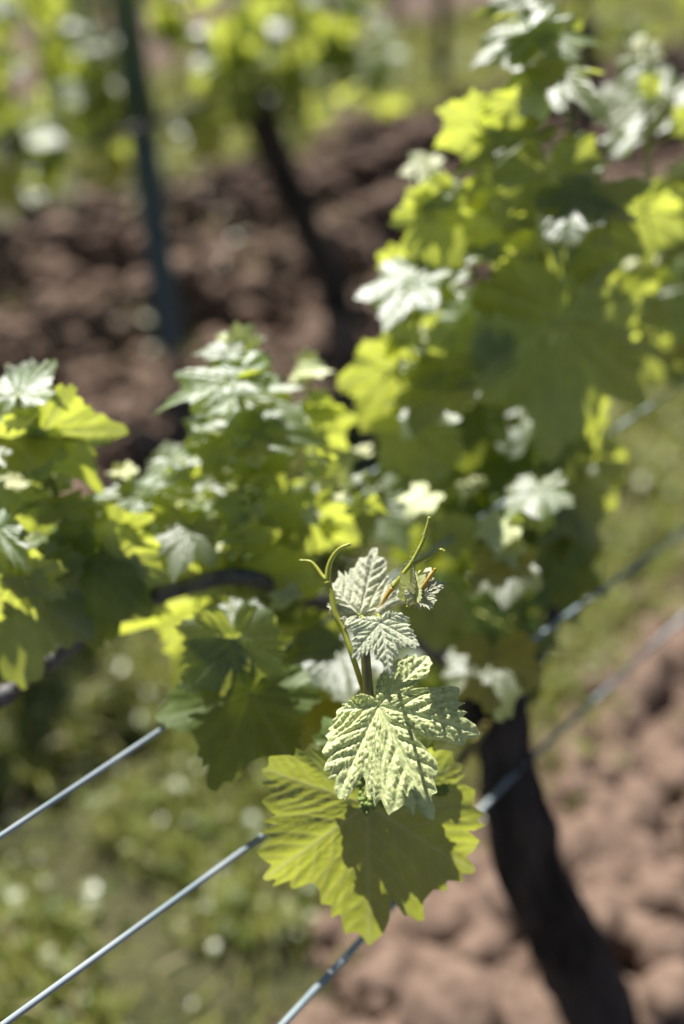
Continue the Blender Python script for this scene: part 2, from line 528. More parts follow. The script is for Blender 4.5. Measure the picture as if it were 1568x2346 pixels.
def bark_tube(pts, radii, k=28, rough=.25, seed=1, ridge=7, attr=0):
    """a gnarled trunk surface"""
    pts = [Vector(p) for p in pts]
    n = len(pts)
    vs = []; fs = []
    t0 = (pts[1] - pts[0]).normalized()
    a = t0.cross(Vector((1, 0, 0))).normalized()
    acc = 0
    for i, p in enumerate(pts):
        t = (pts[min(i + 1, n - 1)] - pts[max(i - 1, 0)]).normalized()
        a = (a - t * a.dot(t)).normalized(); b = t.cross(a)
        if i: acc += (pts[i] - pts[i - 1]).length
        for j in range(k):
            g = 2 * math.pi * j / k
            u = np.array([math.cos(g) * 2 + acc * 9]); w = np.array([math.sin(g) * 2 + acc * 6.0 + seed])
            bump = float(fbm(u, w, seed, 3)[0]) - .5
            rid = .5 * math.sin(g * ridge + acc * 14 + 3 * bump) * .35
            r = radii[i] * (1 + rough * (1.5 * bump + rid))
            vs.append(tuple(p + a * (math.cos(g) * r) + b * (math.sin(g) * r)))
    for i in range(n - 1):
        for j in range(k):
            j2 = (j + 1) % k
            fs.append((i * k + j, i * k + j2, (i + 1) * k + j2, (i + 1) * k + j))
    fs.append(tuple(range(k - 1, -1, -1))); fs.append(tuple((n - 1) * k + j for j in range(k)))
    mb = MB(); mb.add(vs, fs)
    return mb


tp = tr_path
trad = np.interp(np.linspace(0, 1, len(tp)), [0, .06, .16, .26, .5, .8, 1], [.016, .024, .025, .019, .024, .032, .042])
tk = bark_tube(tp, trad, seed=5, rough=.6, k=40, ridge=9)
o_trunk = link('trunk', tk.build('trunk', [M_BARK], origin=vine.location), vine, WORLD[vine.name])


def child_mesh(name, mb, mats, parent, smooth=True):
    return link(name, mb.build(name, mats, origin=WORLD[parent.name].translation, smooth=smooth), parent, Matrix.Translation(WORLD[parent.name].translation))


def cane(pts_px, r0, r1, name='cane'):
    pts = px_path(pts_px, 8)
    mb = bark_tube(pts, list(np.linspace(r0, r1, len(pts))), k=14, rough=.18, seed=9, ridge=3)
    # nodes
    for i in range(4, len(pts) - 2, 7):
        p = pts[i]; d = (pts[i + 1] - pts[i - 1]).normalized() * .006
        mb.tube([p - d, p - d * .4, p + d * .4, p + d], [r1 * .9, r1 * 1.45, r1 * 1.4, r1 * .9], k=10)
    return child_mesh(name, mb, [M_CANE], vine), pts


c1, c1p = cane([(1145, 1640, .745), (1080, 1560, .73), (960, 1470, .71), (800, 1400, .69), (690, 1365, .65), (600, 1330, .612), (520, 1322, .598), (420, 1345, .59), (300, 1392, .588), (150, 1490, .59), (30, 1580, .585), (-120, 1690, .57)], .0070, .0042)
c2, c2p = cane([(1155, 1630, .75), (1210, 1540, .755), (1270, 1400, .775), (1310, 1200, .80), (1350, 1000, .81), (1400, 820, .82)], .0075, .0055)

SHOOT_PX = {
    'hero': [(1130, 1640, .74), (1010, 1800, .63), (900, 1865, .545), (850, 1850, .508), (838, 1740, .482), (846, 1640, .4625), (844, 1580, .460), (838, 1490, .460), (848, 1440, .460), (868, 1406, .4605)],
    'left': [(150, 1490, .59), (150, 1300, .60), (148, 1200, .60), (118, 1100, .59), (70, 990, .585), (35, 900, .58), (20, 835, .58)],
    'mid': [(560, 1330, .638), (545, 1230, .64), (553, 1130, .64), (556, 1050, .638), (545, 905, .635), (536, 820, .635), (545, 762, .634)],
    'small': [(720, 1372, .675), (712, 1150, .69), (708, 1000, .69), (706, 900, .69), (700, 800, .69)],
    'rise': [(960, 1470, .71), (985, 1200, .72), (965, 950, .715), (955, 650, .71), (960, 500, .71), (950, 380, .705)],
    'tall': [(1180, 1580, .752), (1230, 1300, .735), (1252, 1000, .72), (1247, 650, .71), (1224, 350, .70), (1217, 130, .69), (1208, -60, .685)],
    'far': [(1380, 880, .82), (1440, 780, .81), (1490, 600, .79), (1480, 250, .77), (1478, 80, .765)],
    'under': [(800, 1400, .69), (780, 1480, .68), (730, 1550, .66), (640, 1600, .655)],
    'spur': [(1160, 1620, .745), (1190, 1500, .72), (1175, 1330, .70), (1150, 1220, .70)],
}
SRAD = {'hero': (.0034, .0019), 'left': (.003, .0012), 'mid': (.0032, .0013), 'small': (.0028, .0012), 'rise': (.003, .0013),
        'tall': (.0040, .0018), 'far': (.0035, .0014), 'under': (.002, .0012), 'spur': (.0026, .0012)}
SH = {}; SHP = {}
for key, pts in SHOOT_PX.items():
    path = px_path(pts, 7)
    mb = MB()
    mb.tube(path, list(np.linspace(SRAD[key][0], SRAD[key][1], len(path))), k=12 if key == 'hero' else 8, knob=.04)
    o = link('shoot', mb.build('shoot', [M_STEMDARK if key in ('hero', 'mid') else M_STEM], origin=path[0]), vine, Matrix.Translation(path[0]))
    SH[key] = o; SHP[key] = path
SH['hero']['label'] = 'sharp green shoot tip with downy young leaves and tendrils'
SH['tall']['label'] = 'tall upright shoot carrying white shining leaves at its top'


def nearest(key, p, lo=0.0):
    path = SHP[key]
    return min(path, key=lambda q: (q - p).length)


hs = SH['hero']
# the young leaves in focus
HK = dict(nrad=50, nang=380, asym=0)
lf = place_leaf('leaf', (868, 1618), (982, 1829), .456, -.12, .54, hs, M_YOUNG, attach=P(846, 1606, .4585), seed=31, quilt=.018, qw=.018, bub=.027, bubcell=.046,
                fold=.04, droop=.12, cup=.04, wave=.05, lobevar=.015, pet_r=.0013, pet_curve=-.2, width=.94, key=K3L, key2=K3R, teeth=.085, ntooth=22, **HK)
lf['label'] = 'largest crisp young leaf with blistered pale surface'
lf = place_leaf('leaf', (872, 1427), (893, 1532), .435, -.02, .56, hs, M_TINY, attach=P(866, 1410, .459), seed=44, quilt=.030, qw=.025, bub=.022, bubcell=.06,
                fold=-.05, droop=.18, cup=.12, wave=.06, lobevar=.03, width=1.0, pet_r=.0009, key=K2, teeth=.12, ntooth=20, **HK)
lf['label'] = 'smallest open leaf, whitish and downy, hanging at the shoot tip'
lf = place_leaf('leaf', (824, 1409), (865, 1266), .469, -.08, .60, hs, M_TINY, attach=P(850, 1436, .456), seed=57, quilt=.048, qw=.030, bub=.018, bubcell=.06,
                fold=.12, droop=-.02, cup=-.02, wave=.07, lobevar=.04, width=1.0, pet_r=.001, key=K1, teeth=.11, ntooth=22, **HK)
lf['label'] = 'upright ribbed young leaf left of the shoot tip'
# the large backlit leaf below
lf = place_leaf('leaf', (842, 1842), (850, 2224), .494, .04, -.20, hs, M_LEAF, attach=P(842, 1790, .492), seed=72, quilt=.003, qw=.02, bub=.003, bubcell=.05, fold=-.06, droop=.06, cup=.05,
                wave=.04, lobevar=.03, key=K4L, key2=K4R, teeth=.11, ntooth=19, pet_r=.0016, width=1.0, **HK)
lf['label'] = 'large lime leaf lit from behind with dark leaf shadows'

for k_, (b_, t_, z_) in enumerate([((880, 1770), (985, 1740), .4995), ((960, 1750), (1030, 1815), .500), ((800, 1775), (722, 1745), .5005), ((850, 1700), (890, 1615), .507), ((815, 1800), (778, 1745), .498), ((775, 1700), (738, 1640), .509), ((905, 1700), (960, 1640), .506)]):  # mostly hidden leaves added to throw shadow patches onto the lime leaf
    lf = place_leaf('leaf', b_, t_, z_, random.uniform(-.2, .2), .42, hs, M_SHADED, seed=173 + k_, attach=P(842, 1760, .487), nang=110, nrad=8, teeth=.12, quilt=.03, wave=.08, pet_r=.0007)
    lf['label'] = 'small added leaf behind the crisp one, shading the lime leaf'

# shoot tip: stem, folded leaves, tendrils
tip_path = spline([P(868, 1406, .4605), P(884, 1390, .4595), P(904, 1379, .4590), P(922, 1372, .4585), P(940, 1361, .4580)], 6)
mb = MB(); mb.tube(tip_path, lerp_list([.0021, .0017, .0014, .0013, .0011], len(tip_path)), k=10)
for k_ in range(26):     # knobbly bracts of the growing point
    p = P(928 + random.uniform(-8, 48), 1372 + random.uniform(-18, 14), .4580 + random.uniform(-.003, .003))
    q = p + RCAM @ Vector((random.uniform(-.3, 1), random.uniform(-.5, 1), random.uniform(-.4, .8))) * .0022
    mb.tube([p, p.lerp(q, .5), q], [.0006, .0008, .0003], k=6)
link('growing_tip', mb.build('growing_tip', [M_TINY], origin=tip_path[0]), hs, Matrix.Translation(tip_path[0]))
mb = MB()
for k_ in range(420):
    if k_ < 300:
        p = random.choice(tip_path[4:]) + RCAM @ Vector((random.uniform(-1, 1), random.uniform(-1, 1), random.uniform(-.5, 1))) * .0017
        if k_ < 130: p = P(945 + random.gauss(0, 17), 1372 + random.gauss(0, 9), .4575)
        ln = random.uniform(.001, .003)
    else:
        p = random.choice([P(960, 1262, .4585), P(944, 1288, .4590), P(926, 1312, .4590), P(974, 1225, .4585), P(912, 1330, .4590), P(952, 1275, .4590)]) + RCAM @ Vector((random.gauss(0, 1), random.gauss(0, 1), 0)) * .0016
        ln = random.uniform(.0008, .0022)
    d = RCAM @ Vector((random.gauss(0, 1), random.gauss(-.2, 1), random.gauss(0, .5))).normalized()
    e = RCAM @ Vector((random.gauss(0, 1), random.gauss(0, 1), 0)) * .4
    mb.tube([p, p + d * ln * .5, p + (d + e).normalized() * ln], [.00006, .00005, .00003], k=3, cap=False)
link('down_hair', mb.build('down_hair', [M_FUZZ], origin=tip_path[0]), hs, Matrix.Translation(tip_path[0]))
TK = dict(key=KEYY, nrad=20, nang=160, asym=0, ntooth=12)
place_leaf('leaf', (941, 1358), (951, 1286), .4580, -.05, .25, hs, M_YOUNG, seed=81, teeth=.16, quilt=.03, qw=.04, fold=.9, droop=-.1, cup=0, wave=.02, width=.62, **TK)
place_leaf('leaf', (957, 1366), (992, 1292), .4575, .25, .4590, hs, M_TINY, seed=82, teeth=.2, quilt=.10, qw=.05, fold=.7, droop=.2, cup=.1, wave=.15, width=.7, **TK)
place_leaf('leaf', (958, 1352), (1008, 1347), .4600, .3, .1, hs, M_TINY, seed=83, teeth=.2, quilt=.08, qw=.05, fold=.4, droop=.2, cup=.1, wave=.15, width=.85, **TK)
place_leaf('leaf', (950, 1378), (968, 1398), .4570, .3, .5, hs, M_TINY, seed=84, teeth=.2, quilt=.08, qw=.05, fold=.5, droop=.2, cup=.1, wave=.15, width=.9, **TK)
place_leaf('leaf', (962, 1330), (985, 1306), .4585, -.3, .3, hs, M_YOUNG, seed=85, teeth=.2, quilt=.08, qw=.05, fold=.7, droop=.2, cup=.1, wave=.15, width=.8, **TK)


def tendril(branches, mats, label=None):
    mb = MB()
    o0 = P(*branches[0][0][0])
    for pts, r0, r1, mi in branches:
        path = px_path(pts, 8)
        mb.tube(path, list(np.linspace(r0, r1, len(path) - 2)) + [r1 * 1.25, r1 * .8], mat=mi, k=8)
    o = link('tendril', mb.build('tendril', mats, origin=o0), hs, Matrix.Translation(o0))
    if label: o['label'] = label
    return o


tendril([([(868, 1402, .4605), (881, 1374, .4600), (900, 1346, .4595)], .0009, .0011, 1),
         ([(900, 1346, .4595), (926, 1312, .4590), (944, 1288, .4590), (968, 1243, .4590), (979, 1208, .4585), (985, 1184, .4585)], .0011, .0008, 0),
         ([(936, 1299, .4590), (963, 1286, .4590), (990, 1272, .4585), (1009, 1260, .4580), (1019, 1264, .4578)], .0010, .0007, 0)],
        [M_TENDRIL, M_ORANGE], 'forked tendril rising right of the shoot tip')
tendril([([(832, 1578, .4685), (812, 1515, .462), (790, 1450, .4645), (770, 1410, .466), (760, 1362, .468), (750, 1330, .469)], .0013, .0015, 0),
         ([(750, 1330, .469), (754, 1298, .469), (764, 1274, .4685), (780, 1256, .468), (804, 1246, .4675)], .0015, .0006, 0),
         ([(750, 1330, .469), (738, 1318, .4705), (724, 1298, .4725), (710, 1286, .474), (686, 1284, .476)], .0011, .0005, 0)],
        [M_TENDRIL], 'forked tendril curling up on the left of the shoot')
tendril([([(933, 1392, .4565), (944, 1378, .4560), (954, 1366, .4558)], .0008, .0009, 1),
         ([(954, 1366, .4558), (971, 1341, .4555), (987, 1319, .4552), (999, 1302, .4550)], .0009, .0007, 0),
         ([(954, 1366, .4558), (953, 1356, .4558), (949, 1347, .4556)], .0007, .0006, 0)], [M_ORANGE, M_TENDRIL], 'short orange tendril on the growing tip')

# ------------------------------------------------------------------ the other leaves of the near vine
DEF = {  # visible-side normal in camera space (x, y), spread, shows underside
    'W': ((-.12, .70), .05, False), 'w': ((-.08, .58), .08, False), 'Y': ((0, -.48), .10, True), 'y': ((0, -.15), .12, False),
    'G': ((0, .12), .07, False), 'D': ((0, .11), .06, False), 'P': ((0, .40), .12, False)}
# (junction, tip, depth, type, shoot)
LV = [
    # left group
    ((42, 905), (8, 812), .578, 'W', 'left'), ((48, 885), (66, 812), .575, 'P', 'left'), ((22, 1000), (128, 876), .60, 'w', 'left'),
    ((102, 990), (225, 1135), .60, 'Y', 'left'), ((70, 1000), (-30, 1085), .60, 'Y', 'left'), ((60, 1080), (110, 1215), .605, 'G', 'left'),
    ((-20, 1160), (60, 1150), .60, 'Y', 'left'), ((-10, 1210), (95, 1290), .572, 'W', 'left'), ((40, 1345), (52, 1590), .565, 'G', 'left'),
    ((60, 1320), (140, 1380), .572, 'Y', 'left'), ((20, 1330), (-40, 1440), .575, 'Y', 'left'),
    ((225, 1290), (205, 1510), .572, 'D', 'left'), ((150, 1290), (275, 1298), .60, 'y', 'left'), ((265, 1280), (400, 1325), .605, 'Y', 'left'),
    ((270, 1220), (375, 1262), .615, 'Y', 'left'), ((165, 1200), (285, 1215), .62, 'D', 'left'), ((330, 1130), (195, 1210), .63, 'W', 'left'),
    ((290, 1165), (390, 1180), .64, 'W', 'left'), ((130, 1165), (245, 1140), .595, 'W', 'left'), ((400, 1060), (330, 1100), .65, 'W', 'mid'),
    ((60, 960), (10, 1000), .59, 'W', 'left'),
    # centre shoot
    ((536, 872), (322, 935), .62, 'W', 'mid'), ((522, 808), (432, 800), .632, 'W', 'mid'), ((536, 795), (490, 758), .633, 'P', 'mid'),
    ((544, 785), (540, 738), .632, 'P', 'mid'), ((552, 780), (584, 740), .631, 'y', 'mid'), ((540, 828), (648, 882), .638, 'W', 'mid'),
    ((552, 905), (742, 985), .655, 'w', 'mid'), ((536, 1000), (760, 980), .63, 'W', 'mid'), ((590, 1080), (686, 1030), .645, 'W', 'mid'),
    ((490, 1010), (400, 1040), .66, 'G', 'mid'), ((470, 1105), (552, 1085), .65, 'W', 'mid'), ((480, 1230), (530, 1178), .635, 'W', 'mid'),
    ((432, 1215), (410, 1320), .615, 'w', 'mid'), ((555, 1222), (605, 1285), .632, 'Y', 'mid'), ((640, 1175), (622, 1340), .65, 'G', 'mid'),
    ((705, 1185), (690, 1330), .665, 'Y', 'small'), ((500, 1150), (440, 1130), .655, 'w', 'mid'), ((395, 1075), (450, 1010), .67, 'P', 'mid'),
    # below the cane
    ((505, 1350), (392, 1635), .645, 'Y', 'mid'), ((570, 1345), (585, 1510), .625, 'D', 'mid'), ((535, 1465), (555, 1645), .545, 'G', 'mid'),
    ((575, 1590), (480, 1815), .545, 'D', 'under'), ((530, 1400), (575, 1460), .60, 'w', 'mid'), ((665, 1365), (608, 1395), .62, 'W', 'small'),
    ((745, 1525), (655, 1625), .585, 'W', 'under'), ((765, 1550), (690, 1690), .60, 'W', 'under'), ((780, 1480), (800, 1590), .58, 'w', 'under'),
    ((620, 1520), (600, 1585), .61, 'w', 'under'),
    # small shoot
    ((702, 860), (650, 880), .69, 'W', 'small'), ((706, 850), (772, 855), .69, 'W', 'small'), ((702, 830), (700, 792), .69, 'y', 'small'),
    ((712, 945), (806, 932), .69, 'W', 'small'), ((715, 960), (800, 1030), .70, 'Y', 'small'), ((830, 1040), (762, 1060), .70, 'W', 'small'),
    ((760, 1070), (740, 1140), .70, 'y', 'small'), ((850, 1150), (930, 1258), .665, 'P', 'rise'), ((975, 1140), (925, 1185), .66, 'W', 'rise'),
    # rising shoot
    ((985, 385), (912, 388), .71, 'P', 'rise'), ((1018, 442), (908, 470), .71, 'W', 'rise'), ((985, 490), (935, 588), .71, 'Y', 'rise'),
    ((1040, 480), (1020, 640), .72, 'Y', 'rise'), ((1010, 665), (838, 690), .70, 'W', 'rise'), ((945, 650), (868, 775), .695, 'w', 'rise'),
    ((925, 770), (880, 820), .705, 'Y', 'rise'), ((1030, 860), (870, 835), .70, 'W', 'rise'), ((1010, 900), (905, 1000), .69, 'w', 'rise'),
    ((900, 850), (820, 975), .72, 'Y', 'rise'), ((970, 1000), (860, 1085), .71, 'Y', 'rise'), ((1040, 770), (1070, 850), .715, 'Y', 'rise'),
    ((1130, 790), (1110, 870), .71, 'Y', 'tall'), ((1080, 930), (1070, 1090), .735, 'D', 'rise'), ((940, 600), (1000, 690), .73, 'D', 'rise'),
    ((1030, 1220), (1098, 1255), .715, 'Y', 'rise'), ((985, 1400), (1010, 1500), .70, 'Y', 'rise'), ((1090, 1400), (1140, 1640), .73, 'D', 'spur'),
    # tall shoot
    ((1212, 72), (1066, 145), .688, 'W', 'tall'), ((1232, 88), (1388, 104), .688, 'W', 'tall'), ((1200, 8), (1076, 22), .685, 'W', 'tall'),
    ((1222, 20), (1300, 45), .70, 'P', 'tall'), ((1200, 120), (1170, 150), .69, 'Y', 'tall'), ((1258, 152), (1348, 325), .69, 'w', 'tall', .4),
    ((1090, 280), (995, 322), .70, 'Y', 'tall'), ((1185, 230), (1072, 330), .705, 'Y', 'tall', .5), ((1200, 320), (1030, 398), .695, 'W', 'tall'),
    ((1240, 225), (1235, 295), .695, 'w', 'tall'), ((1245, 395), (1200, 610), .685, 'G', 'tall'), ((1310, 470), (1500, 395), .678, 'W', 'tall', .75),
    ((1305, 450), (1370, 575), .682, 'W', 'tall', .7), ((1350, 520), (1385, 690), .70, 'G', 'tall'), ((1100, 585), (1185, 590), .70, 'W', 'tall'),
    ((1150, 520), (1060, 600), .715, 'Y', 'tall'), ((1288, 735), (1272, 1055), .675, 'G', 'tall'), ((1290, 1010), (1320, 1110), .72, 'D', 'tall'),
    # right edge
    ((1525, 230), (1395, 370), .78, 'W', 'far'), ((1475, 140), (1402, 185), .77, 'W', 'far'), ((1470, 115), (1525, 80), .77, 'P', 'far'),
    ((1490, 190), (1485, 230), .77, 'Y', 'far'), ((1475, 480), (1500, 600), .78, 'Y', 'far'), ((1590, 410), (1480, 490), .77, 'W', 'far'),
    ((1540, 570), (1425, 620), .765, 'W', 'far'), ((1500, 690), (1440, 740), .775, 'Y', 'far'), ((1590, 780), (1510, 830), .77, 'W', 'far'),
    ((1430, 760), (1390, 810), .78, 'Y', 'far'), ((1590, 270), (1530, 300), .78, 'Y', 'far'), ((1545, 720), (1570, 800), .785, 'y', 'far'),
    # lower right
    ((1235, 1120), (1225, 1195), .635, 'w', 'spur'), ((1150, 1200), (1125, 1260), .635, 'w', 'spur'), ((1165, 1250), (1170, 1300), .635, 'w', 'spur'),
    ((1160, 1290), (1140, 1385), .635, 'w', 'spur'), ((1290, 1120), (1370, 1260), .74, 'G', 'tall'), ((1290, 1310), (1320, 1440), .74, 'D', 'tall'),
    ((1235, 1185), (1245, 1225), .70, 'Y', 'spur'), ((1130, 1510), (1120, 1620), .635, 'w', 'spur'), ((1170, 1420), (1200, 1570), .735, 'D', 'spur'),
]
random.seed(8)
for i, (b, t, z, ty, key, *wo) in enumerate(LV):
    if ty == 'Y': z -= .035 * z / .65
    elif ty == 'y': z -= .02
    elif ty in 'Ww' and key in ('mid', 'left', 'small', 'rise', 'tall'): z -= .034 * z / .65
    (nx, ny), sp, und = DEF[ty]
    if ty in 'Ww':      # a flat leaf that mirrors the sun
        hv = (SUNC + Vector((-(b[0] - CX) / FPX, (b[1] - CY) / FPX, 1)).normalized()).normalized()
        nx, ny = hv.x * .8, hv.y
    nx += random.uniform(-sp, sp) * 1.5; ny += random.uniform(-sp, sp)
    horiz = abs(b[0] - t[0]) > 1.2 * abs(b[1] - t[1]) and ty in 'Ww'
    pos = P(b[0], b[1], z)
    ln = math.hypot(b[0] - t[0], b[1] - t[1])
    small = ln < 75
    att = nearest(key, pos + Vector((0, 0, -.012)))
    if (att - pos).length > .10:
        att = pos + (att - pos).normalized() * .10
    place_leaf('leaf', b, t, z, nx, ny, SH[key], M_YOUNG if (small and ty in 'PwyW') else M_SHADED if ty == 'D' or False else M_LEAF, under=und, attach=att, seed=100 + i,
               nang=150 if not small else 100, nrad=12 if not small else 8, key=KEY if i % 3 else KEYY,
               teeth=.10, quilt=random.uniform(.012, .03), bub=.012 if ty in 'WwP' else .004, bubcell=.08, qw=.035,
               fold=random.uniform(-.12, .22), droop=random.uniform(.0, .22), cup=random.uniform(-.05, .15), wave=random.uniform(.05, .10),
               lobevar=.08, ntooth=20, width=random.uniform(.88, 1.08) * (wo[0] if wo else .56 if horiz else 1))

# leaves deeper inside the canopy, too many and too hidden to count
mbf = MB()
POOL = [leaf_arrays(500 + i, nang=72, nrad=6, teeth=.1, quilt=.02, wave=random.uniform(.05, .12), fold=random.uniform(-.1, .25), droop=random.uniform(0, .25), ntooth=14) for i in range(8)]
FILL = [  # pixel ellipse (cx, cy, rx, ry), depth range, count, size
    (1150, 1150, 200, 330, .75, .82, 28, .052), (1290, 700, 130, 260, .75, .80, 9, .05), (1010, 830, 100, 210, .75, .80, 8, .042),
    (560, 1180, 230, 110, .68, .76, 15, .038), (330, 1240, 160, 70, .66, .74, 9, .036), (90, 1300, 110, 120, .64, .70, 8, .04),
    (640, 1470, 150, 130, .69, .76, 18, .045), (1110, 1450, 100, 150, .755, .80, 14, .048), (1540, 650, 80, 200, .80, .86, 10, .05)]
for cx, cy, rx, ry, z0, z1, cnt, size in FILL:
    for _ in range(cnt):
        g = random.uniform(0, 6.283); q = math.sqrt(random.random())
        p = P(cx + rx * q * math.cos(g), cy + ry * q * math.sin(g), random.uniform(z0, z1))
        ty = random.choice('WYYDGDDDD')
        (nx, ny), sp, und = DEF[ty]
        R, st = frame(math.radians(random.uniform(-150, -30)), nx + random.gauss(0, .3), ny + random.gauss(0, .18), und)
        V, F, vn = random.choice(POOL)
        L = size * random.uniform(.7, 1.25)
        Rn = np.array(R)
        mbf.add(V * L @ Rn.T + np.array(p), F, 1 if ty == 'D' else 0, vn)
TINY = [(560, 1120, 290, 130, .585, .63, 34), (90, 1140, 110, 170, .585, .61, 8), (960, 800, 90, 300, .70, .72, 12), (1260, 650, 170, 260, .69, .72, 12),
        (1000, 1250, 200, 160, .66, .70, 10), (650, 1450, 150, 150, .60, .66, 12), (1490, 500, 80, 330, .76, .79, 8), (540, 800, 60, 60, .625, .64, 6)]
for cx, cy, rx, ry, z0, z1, cnt in TINY:
    for _ in range(cnt):
        g = random.uniform(0, 6.283); q = math.sqrt(random.random())
        x_, y_ = cx + rx * q * math.cos(g), cy + ry * q * math.sin(g)
        p = P(x_, y_, random.uniform(z0, z1))
        ty = random.choice('WWWYYyPG')
        (nx, ny), sp, und = DEF[ty]
        if ty == 'W':
            hv = (SUNC + Vector((-(x_ - CX) / FPX, (y_ - CY) / FPX, 1)).normalized()).normalized(); nx, ny = hv.x, hv.y
        R, st = frame(math.radians(random.uniform(-210, 30)), nx + random.gauss(0, .14), ny + random.gauss(0, .12), und)
        V, F, vn = random.choice(POOL)
        L = random.uniform(.008, .020)
        mbf.add(V * np.array((random.uniform(.45, 1), 1, 1.6)) * L @ np.array(R).T + np.array(p), F, 2 if ty in 'WP' and random.random() < .6 else 0, vn)
o = child_mesh('inner_foliage', mbf, [M_LEAF, M_SHADED, M_YOUNG], vine)
tag(o, kind='stuff')


def flower_cluster(pts_px, r, n, parent):
    path = px_path(pts_px, 6)
    mb = MB(); mb.tube(path, .0008, k=5)
    ico_v = [(0, 0, 1), (.89, 0, .45), (.28, .85, .45), (-.72, .53, .45), (-.72, -.53, .45), (.28, -.85, .45), (.72, .53, -.45), (-.28, .85, -.45), (-.89, 0, -.45), (-.28, -.85, -.45), (.72, -.53, -.45), (0, 0, -1)]
    ico_f = [(0, 1, 2), (0, 2, 3), (0, 3, 4), (0, 4, 5), (0, 5, 1), (1, 6, 2), (2, 7, 3), (3, 8, 4), (4, 9, 5), (5, 10, 1), (6, 7, 2), (7, 8, 3), (8, 9, 4), (9, 10, 5), (10, 6, 1), (11, 7, 6), (11, 8, 7), (11, 9, 8), (11, 10, 9), (11, 6, 10)]
    for k_ in range(n):
        t = random.random()
        p = path[int(t * (len(path) - 1))]
        w = r * (1 - .6 * t)
        q = p + Vector((random.gauss(0, .5), random.gauss(0, .5), random.gauss(0, .5))) * w
        s = random.uniform(.0010, .0017)
        mb.add(np.array(ico_v) * s + np.array(q), ico_f, 1)
    o0 = path[0]
    return link('flower_cluster', mb.build('flower_cluster', [M_PET, M_BUD], origin=o0), parent, Matrix.Translation(o0))


flower_cluster([(535, 1060, .637), (505, 1020, .632), (470, 965, .628), (452, 930, .626)], .009, 110, SH['mid'])
flower_cluster([(560, 1160, .636), (598, 1120, .63), (610, 1075, .628), (606, 1060, .628)], .012, 120, SH['mid'])
flower_cluster([(640, 1170, .64), (650, 1150, .64), (665, 1120, .64)], .008, 50, SH['mid'])
flower_cluster([(125, 1120, .59), (70, 1090, .585), (40, 1055, .585), (28, 1035, .585)], .007, 70, SH['left'])
flower_cluster([(842, 1790, .486), (836, 1830, .480), (842, 1862, .478)], .006, 60, SH['hero'])
flower_cluster([(1300, 260, .70), (1310, 320, .70), (1308, 350, .70)], .006, 50, SH['tall'])

# ------------------------------------------------------------------ trellis wires of the near row
WG = 'trellis wires along the vine rows'


def wire_path(a, b, back, fwd, n=40):
    """straight wire through two points, continued by back/fwd metres"""
    d = (b - a).normalized()
    return [a + d * t for t in np.linspace(-back, fwd, n)]


def wire(name, path, r, label, group=WG):
    mb = MB(); mb.tube(path, r, k=8)
    o = link(name, mb.build(name, [M_WIRE], origin=path[0]), None, Matrix.Translation(path[0]))
    return tag(o, label, 'wire', group)


wire('trellis_wire', wire_path(P(0, 1917, .485), P(1400, 990, .79), .6, 7), .0015, 'upper pale steel wire entering at the left edge and running behind the bright leaves')
wire('trellis_wire', wire_path(P(10, 2346, .455), P(1568, 1215, .80), .6, 7), .00165, 'lower grey green wire rising from the bottom left corner to the lime leaf')
wire('trellis_wire', wire_path(P(560, 1246, .632), P(950, 1030, .75), .02, 7), .0017, 'thin teal wire crossing the leaves right of the bent brown cane')
tw = P(1166, 1786, .735)
pb = P(650, 2346, .51)
wire('trellis_wire', [pb - (tw - pb) * 1.2] + [pb.lerp(tw, t) for t in np.linspace(0, 1, 8)] + [tw + (P(1500, 1476, .905) - tw) * t for t in np.linspace(.12, 1, 6)] + [tw + (P(1500, 1476, .905) - tw) * 9], .0021,
     'grey wire stretched past the dark near trunk over bare brown soil')

# ------------------------------------------------------------------ the rows behind
ROWV = [leaf_arrays(700 + i, nang=60, nrad=5, teeth=.08, quilt=.02, wave=random.uniform(.05, .14), fold=random.uniform(-.1, .3), droop=random.uniform(0, .3), ntooth=14) for i in range(10)]
ROWMESH = []
for i, (V, F, vn) in enumerate(ROWV):
    mb = MB(); mb.add(V, F, 0, vn)
    mb.tube([(0, 0, 0), (.05, -.25, -.12), (0, -.6, -.35)], .018, mat=1, k=5)
    ROWMESH.append(mb.build('leaf', [M_SHADED if i % 5 < 2 else M_LEAF, M_PET]))


def rand_leaf_rot(kind, c):
    """world rotation: blades lie open to the light, hang, or stand at random"""
    if kind == 'open':
        hv = (sv + (Vector((0, 0, CAM_H)) - c).normalized()).normalized()
        nrm = (hv + Vector((random.gauss(0, .22), random.gauss(0, .22), random.gauss(0, .22)))).normalized()
        q = nrm.to_track_quat('Z', 'Y').to_matrix()
        return q @ Matrix.Rotation(random.uniform(0, 6.283), 3, 'Z')
    yaw = random.uniform(0, 6.283)
    if kind == 'flat': tilt = random.gauss(0, 22)
    elif kind == 'hang': tilt = random.gauss(-75, 15)
    else: tilt = random.gauss(-35, 30)
    return Matrix.Rotation(yaw, 3, 'Z') @ Matrix.Rotation(math.radians(tilt), 3, 'X') @ Matrix.Rotation(math.radians(random.gauss(0, 18)), 3, 'Y')


